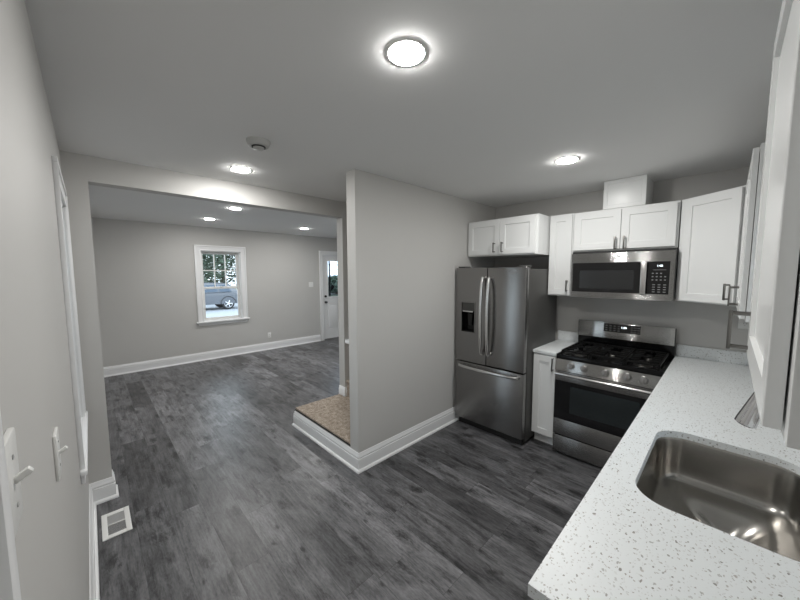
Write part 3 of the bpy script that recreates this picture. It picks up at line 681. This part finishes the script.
# ------------------------------------------------------------------ microwave
MX0, MX1, MY, MZ0, MZ1 = -1.029, -.2935, 3.222, 1.412, 1.806
r = thing('microwave_oven', 'stainless over-the-range microwave with black window mounted under the white cabinet', 'microwave', ((MX0 + MX1) / 2, 3.4, MZ0)); mc = Vector(((MX0 + MX1) / 2, 3.4, MZ0))
MB().box(MX0 + .003, MY + .03, MZ0 + .006, MX1 - .003, YB - .003, MZ1 + .018).build('body', 'fside', r, True)
MB().box(MX1 - .0028, MY + .034, MZ0 + .008, MX1 - .001, YB - .004, MZ1 + .008).build('side_panel', 'vent', r, True)
b = MB(); b.box(MX0 + .006, MY + .012, MZ1 + .001, MX1 - .006, MY + .03, MZ1 + .016); b.build('vent_grille', 'dark', r, True)
b = MB(); wz0, wz1 = 1.463, 1.722; x1 = -.322
b.box(MX0, MY, wz1, MX1, MY + .03, MZ1); b.box(MX0, MY, MZ0, MX1, MY + .03, wz0); b.box(MX0, MY, wz0, MX0 + .014, MY + .03, wz1); b.box(x1, MY, wz0, MX1, MY + .03, wz1)
fr = b.build('face_frame', 'steel', r, True)
b = MB(); b.box(MX0 + .014, MY + .002, wz0, -.458, MY + .028, wz1); dg = b.build('door_glass', 'bglass', r, True)
MB().box(-.955, MY + .0012, 1.495, -.548, MY + .003, 1.655).build('door_window', 'mesh', dg, True)
b = MB(); b.box(-.455, MY + .002, wz0, x1, MY + .028, wz1); cpn = b.build('control_panel', 'bglass', r, True)
b = MB(); b.box(-.503, MY - .032, 1.458, -.463, MY - .018, 1.724, .005, 3); b.box(-.495, MY - .02, 1.468, -.472, MY + .003, 1.49); b.box(-.495, MY - .02, 1.69, -.472, MY + .003, 1.714); b.build('door_handle', 'handle', r, True)
text('clock_digits', '1:48', .022, 'led', cpn, upright(-.385 - mc.x, MY + .0013 - mc.y, 1.688 - mc.z))
def key(x0, z0, x1, z1): MB().box(x0, MY + .0010, z0, x1, MY + .0022, z1).build('key', 'grey', cpn, True, smooth=0)
for k in range(4):
    for i in range(3): key(-.425 + .034 * i, 1.478 + .019 * k, -.408 + .034 * i, 1.484 + .019 * k)
for k in range(3):
    for i in range(4 - (k == 2)): key(-.432 + .026 * i, 1.572 + .026 * k, -.421 + .026 * i, 1.580 + .026 * k)
key(-.425, 1.654, -.345, 1.657)
b = MB(); b.lathe([(.0125, 0), (.0155, 0), (.0155, .002), (.0125, .002)], (-.665, MY + .0004, 1.764), (0, -1, 0), cap=False)
emb = b.build('emblem', 'grey', fr, True)
text('emblem_monogram', 'GE', .016, 'grey', emb, upright(-.665 - mc.x, MY - .0008 - mc.y, 1.764 - mc.z))
b = MB(); b.box(MX0 + .05, MY + .06, MZ0 + .001, MX1 - .05, 3.5, MZ0 + .007); b.build('underside_filter', 'vent', r, True)

# ------------------------------------------------------------------ ceiling lamps
def lamp(x, y, z, label, grp, src=None):
    if src: o = copy_tree(src)
    else:
        o = thing('recessed_light', label, 'ceiling light')
        MB().lathe([(.0635, -.0005), (.0645, -.0035), (.073, -.0030), (.078, -.0005)], cap=False).build('trim_ring', 'plate', o)
        b = MB(); b.lathe([(.0640, -.003), (.063, -.0055), (.057, -.0075), (.036, -.0088), (.001, -.0092)], cap=False); b.build('lens', 'lamp', o)
    o.location = (x, y, z); o['label'] = label; o['group'] = grp; return o
L0 = lamp(-.866, .878, CK, 'largest lit recessed ceiling light, nearest in the kitchen ceiling', 'recessed kitchen lights')
lamp(-.852, 2.486, CK, 'lit recessed ceiling light in front of the white wall cabinets', 'recessed kitchen lights', L0)
lamp(-2.665, .890, CK, 'lit recessed ceiling light near the smoke detector and header', 'recessed kitchen lights', L0)
lamp(-5.80, 1.43, CL, 'small lit recessed light in the living room, leftmost above the far window', 'recessed living room lights', L0)
lamp(-4.64, 1.46, CL, 'lit recessed living room light just beyond the header beam', 'recessed living room lights', L0)
lamp(-5.77, 3.04, CL, 'lit recessed living room light nearest the front door', 'recessed living room lights', L0)
lamp(-4.60, 3.20, CL, 'recessed living room light hidden behind the partition wall end', 'recessed living room lights', L0)
r = thing('smoke_detector', 'round off-white smoke detector on the kitchen ceiling', 'smoke detector', (-2.03, .785, CK))
MB().lathe([(.068, 0), (.068, -.010), (.060, -.028), (.052, -.034), (.040, -.034), (.001, -.034)]).build('base', 'detector', r)
MB().lathe([(.040, -.034), (.038, -.040), (.033, -.040), (.033, -.034)], cap=False).build('sensor_slot', 'dark', r)
MB().lathe([(.032, -.034), (.031, -.046), (.026, -.049), (.001, -.050)]).build('sensor_cap', 'detector', r)

# ------------------------------------------------------------------ small wall and floor fittings
r = thing('floor_vent', 'white floor register vent set in the planks by the pillar', 'vent', (-2.72, .035, 0))
b = MB()
for (x0, y0, x1, y1) in ((-2.865, -.036, -2.578, -.008), (-2.865, .078, -2.578, .106), (-2.865, -.008, -2.828, .078), (-2.612, -.008, -2.578, .078), (-2.725, -.008, -2.716, .078)): b.box(x0, y0, .0005, x1, y1, .007, .002)
b.build('frame', 'plate', r, True)
b = MB(); b.box(-2.83, -.01, .0004, -2.61, .08, .0012); b.build('duct_opening', 'dark', r, True)
b = MB()
for k in range(9): x = -2.822 + .012 * k; b.box(x, -.008, .0025, x + .0085, .078, .0045, rot=None)
b.build('louver', 'vent', r, True)
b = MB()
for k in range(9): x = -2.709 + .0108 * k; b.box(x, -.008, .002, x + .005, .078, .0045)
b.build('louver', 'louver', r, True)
def plate(name, label, cat, loc, rz, w, h, kind):
    r = thing(name, label, cat, loc, rz); MB().box(-w / 2, -.007, -h / 2, w / 2, 0, h / 2, .0025).build('cover_plate', 'plate', r)
    if kind[0] == 't':
        n = len(kind)
        for i in range(n):
            x = (i - (n - 1) / 2) * .046
            b = MB(); s = 1 if i == 0 else .25
            b.box(-.0045, -.018, -.004, .0045, 0, .004, .0015, rot=Matrix.Translation((x, -.006, 0)) @ Matrix.Rotation(-.6 * s if i % 2 == 0 else .25, 4, 'X')); b.build('toggle', 'plate', r)
            for z in (-.03, .03): MB().lathe([(.003, 0), (.003, .001), (.001, .0015)], (x, -.007, z), (0, -1, 0), 10).build('screw', 'vent', r)
    if kind == 'o':
        for z in (-.02, .02):
            b = MB(); b.box(-.016, -.0085, z - .014, .016, -.006, z + .014, .002); so = b.build('socket', 'plate', r)
            b = MB(); b.box(-.008, -.0088, z - .002, -.006, -.008, z + .007); b.box(.006, -.0088, z - .002, .008, -.008, z + .006); b.cyl((0, -.0088, z - .008), (0, -.008, z - .008), .0025, seg=10); b.build('slots', 'dark', so)
    return r
plate('light_switch', 'white switch plate on the far wall left of the front door', 'light switch', (XF, 3.74, 1.376), PI / 2, .115, .118, 'tt')
plate('wall_outlet', 'white outlet low on the far wall under the window side', 'outlet', (XF, 2.724, .311), PI / 2, .072, .118, 'o')
plate('wall_outlet', 'white outlet above the backsplash in the far right counter corner', 'outlet', (.106, YB, 1.255), 0, .072, .118, 'o')
plate('light_switch', 'white toggle switch plate on the left wall beside the near door casing', 'light switch', (-.583, YL, 1.388), PI, .072, .112, 't')
plate('light_switch', 'white toggle switch plate on the left wall just before the window', 'light switch', (-1.13, YL, 1.195), PI, .072, .112, 't')

# ------------------------------------------------------------------ outdoors beyond the far window
GZ = -.52
st(MB().box(-26, -14, GZ - .1, -7.1, 40, GZ).build('ground', 'asphalt'))
b = MB(); b.box(-60, -30, GZ - .1, -26, 60, GZ + .12); b.box(-7.0, -60, GZ - .1, 40, -.4, GZ + .02); b.box(.7, -.4, GZ - .1, 40, 60, GZ + .02)
st(b.build('ground', 'grass'))
r = thing('parked_car', 'grey sport utility car parked across the street, seen through the window', 'car', (-22, 4.62, GZ))
# car local: front towards -y, width along x; near side at x = +.92
prof = [(-2.35, .35), (-2.4, .62), (-2.3, .88), (-1.2, 1.02), (1.9, 1.06), (2.22, 1.0), (2.3, .6), (2.25, .35)]
t = bmesh.new()
def car_loft(poly, xs):
    t = bmesh.new(); rings = []
    for x, sc, dz in xs: rings.append([t.verts.new((x, y * sc, .35 + (z - .35) * dz)) for y, z in poly])
    for a, c in zip(rings, rings[1:]):
        for k in range(len(poly)): t.faces.new((a[k], a[(k + 1) % len(poly)], c[(k + 1) % len(poly)], c[k]))
    t.faces.new(rings[0]); t.faces.new(rings[-1][::-1]); bmesh.ops.recalc_face_normals(t, faces=t.faces); return t
b = MB(); b._add(car_loft(prof, ((-.90, .97, .96), (-.84, .99, 1), (.84, .99, 1), (.92, .97, .95)))); bd = b.build('body', 'carp', r)
cab = [(-1.15, 1.0), (-.45, 1.58), (.2, 1.66), (1.45, 1.60), (2.02, 1.02)]
t = bmesh.new(); rings = []
for x, k_ in ((-.84, 1), (-.70, 0), (.70, 0), (.84, 1)):
    rings.append([t.verts.new((x if z < 1.1 else math.copysign(.70 if k_ == 0 else .66, x), y, z if z < 1.1 or k_ == 0 else z - .04)) for y, z in cab])
for a, c in zip(rings, rings[1:]):
    for k in range(5): t.faces.new((a[k], a[(k + 1) % 5], c[(k + 1) % 5], c[k]))
t.faces.new(rings[0]); t.faces.new(rings[-1][::-1]); bmesh.ops.recalc_face_normals(t, faces=t.faces)
b = MB(); b._add(t); cb = b.build('cabin', 'carp', r)
for y0, y1 in ((-.78, -.02), (.03, .86), (.93, 1.62)):
    b = MB(); q0 = y0 + (.45 if y0 < -.5 else .02); q1 = y1 - (.34 if y1 > 1.3 else .0)
    b.prism([(y0, 1.06), (y1, 1.06), (q1, 1.50), (q0, 1.50)], 'x', -.006, .006)
    b.xf(Matrix.Translation((.775, 0, 0)) @ Matrix.Translation((0, 0, 1.28)) @ Matrix.Rotation(-.30, 4, 'Y') @ Matrix.Translation((0, 0, -1.28))); b.build('side_window', 'carg', cb)
for y in (-1.45, 1.38):
    for x in (.80, -.80):
        b = MB(); b.lathe([(.22, -.11), (.33, -.11), (.35, -.07), (.35, .07), (.33, .11), (.22, .11)], (x, y, .35), (1, 0, 0), 28); wl = b.build('wheel', 'tyre', r)
        b = MB(); sx = math.copysign(1, x)
        b.lathe([(.235, .0), (.235, .112), (.205, .116), (.205, .06), (.001, .06)], (x, y, .35), (sx, 0, 0), 28, cap=False)
        for k in range(5):
            a = 2 * PI * k / 5; b.tube([(x + sx * .112, y, .35), (x + sx * .112, y + .21 * math.cos(a), .35 + .21 * math.sin(a))], .028, 6)
        b.build('rim', 'alloy', wl)
        if x > 0:
            b = MB(); b.tube([(.905, y + .42 * math.cos(a), .36 + .42 * math.sin(a)) for a in [PI * k / 12 for k in range(13)]], .03, 8); tag(b.build('wheel_arch', 'tyre', bd), 'black wheel arch trim')
for sx in (-1, 1): MB().box(sx * .78 - .08, 2.16, .82, sx * .78 + .08, 2.27, 1.0, .02).build('tail_light', 'red', bd)
MB().box(.885, -1.0, .62, .915, .95, .66, .01).build('side_moulding', 'alloy', bd)
def tree(x, y, h, rad, label, seed):
    rnd = random.Random(seed); r = thing('roadside_tree', label, 'tree', (x, y, GZ + .12), group='trees across the street')
    MB().tube([(0, 0, 0), (.1, .05, h * .3), (.0, .1, h * .6)], [.22, .17, .1], 10).build('trunk', 'bark', r)
    t = bmesh.new()
    for i in range(3600):
        u = rnd.random() ** .4; th = rnd.uniform(0, 2 * PI); ph = math.acos(rnd.uniform(-1, 1))
        c = Vector((rad * u * math.sin(ph) * math.cos(th), rad * u * math.sin(ph) * math.sin(th), h * .52 + h * .46 * u * math.cos(ph)))
        s = rnd.uniform(.10, .22); mtx = Matrix.Translation(c) @ Matrix.Rotation(rnd.uniform(0, 6), 4, 'Z') @ Matrix.Rotation(rnd.uniform(-1.2, 1.2), 4, 'X')
        vs = [t.verts.new(mtx @ Vector(p)) for p in ((-s, 0, 0), (0, -s * .5, .02), (s, 0, 0), (0, s * .5, .02))]; t.faces.new(vs)
    b = MB(); b._add(t); b.build('foliage', 'leaf', r, smooth=0)
tree(-28, 5.6, 6.2, 2.4, 'leafy green tree behind the car on the left', 1)
tree(-34.5, 9.4, 6.8, 2.5, 'leafy green tree behind the car in the middle', 2)
tree(-28.6, 10.9, 5.8, 2.3, 'leafy green tree behind the car on the right', 3)
tree(-27, 17.6, 1.9, 2.0, 'low leafy tree seen through the front door glass', 4)
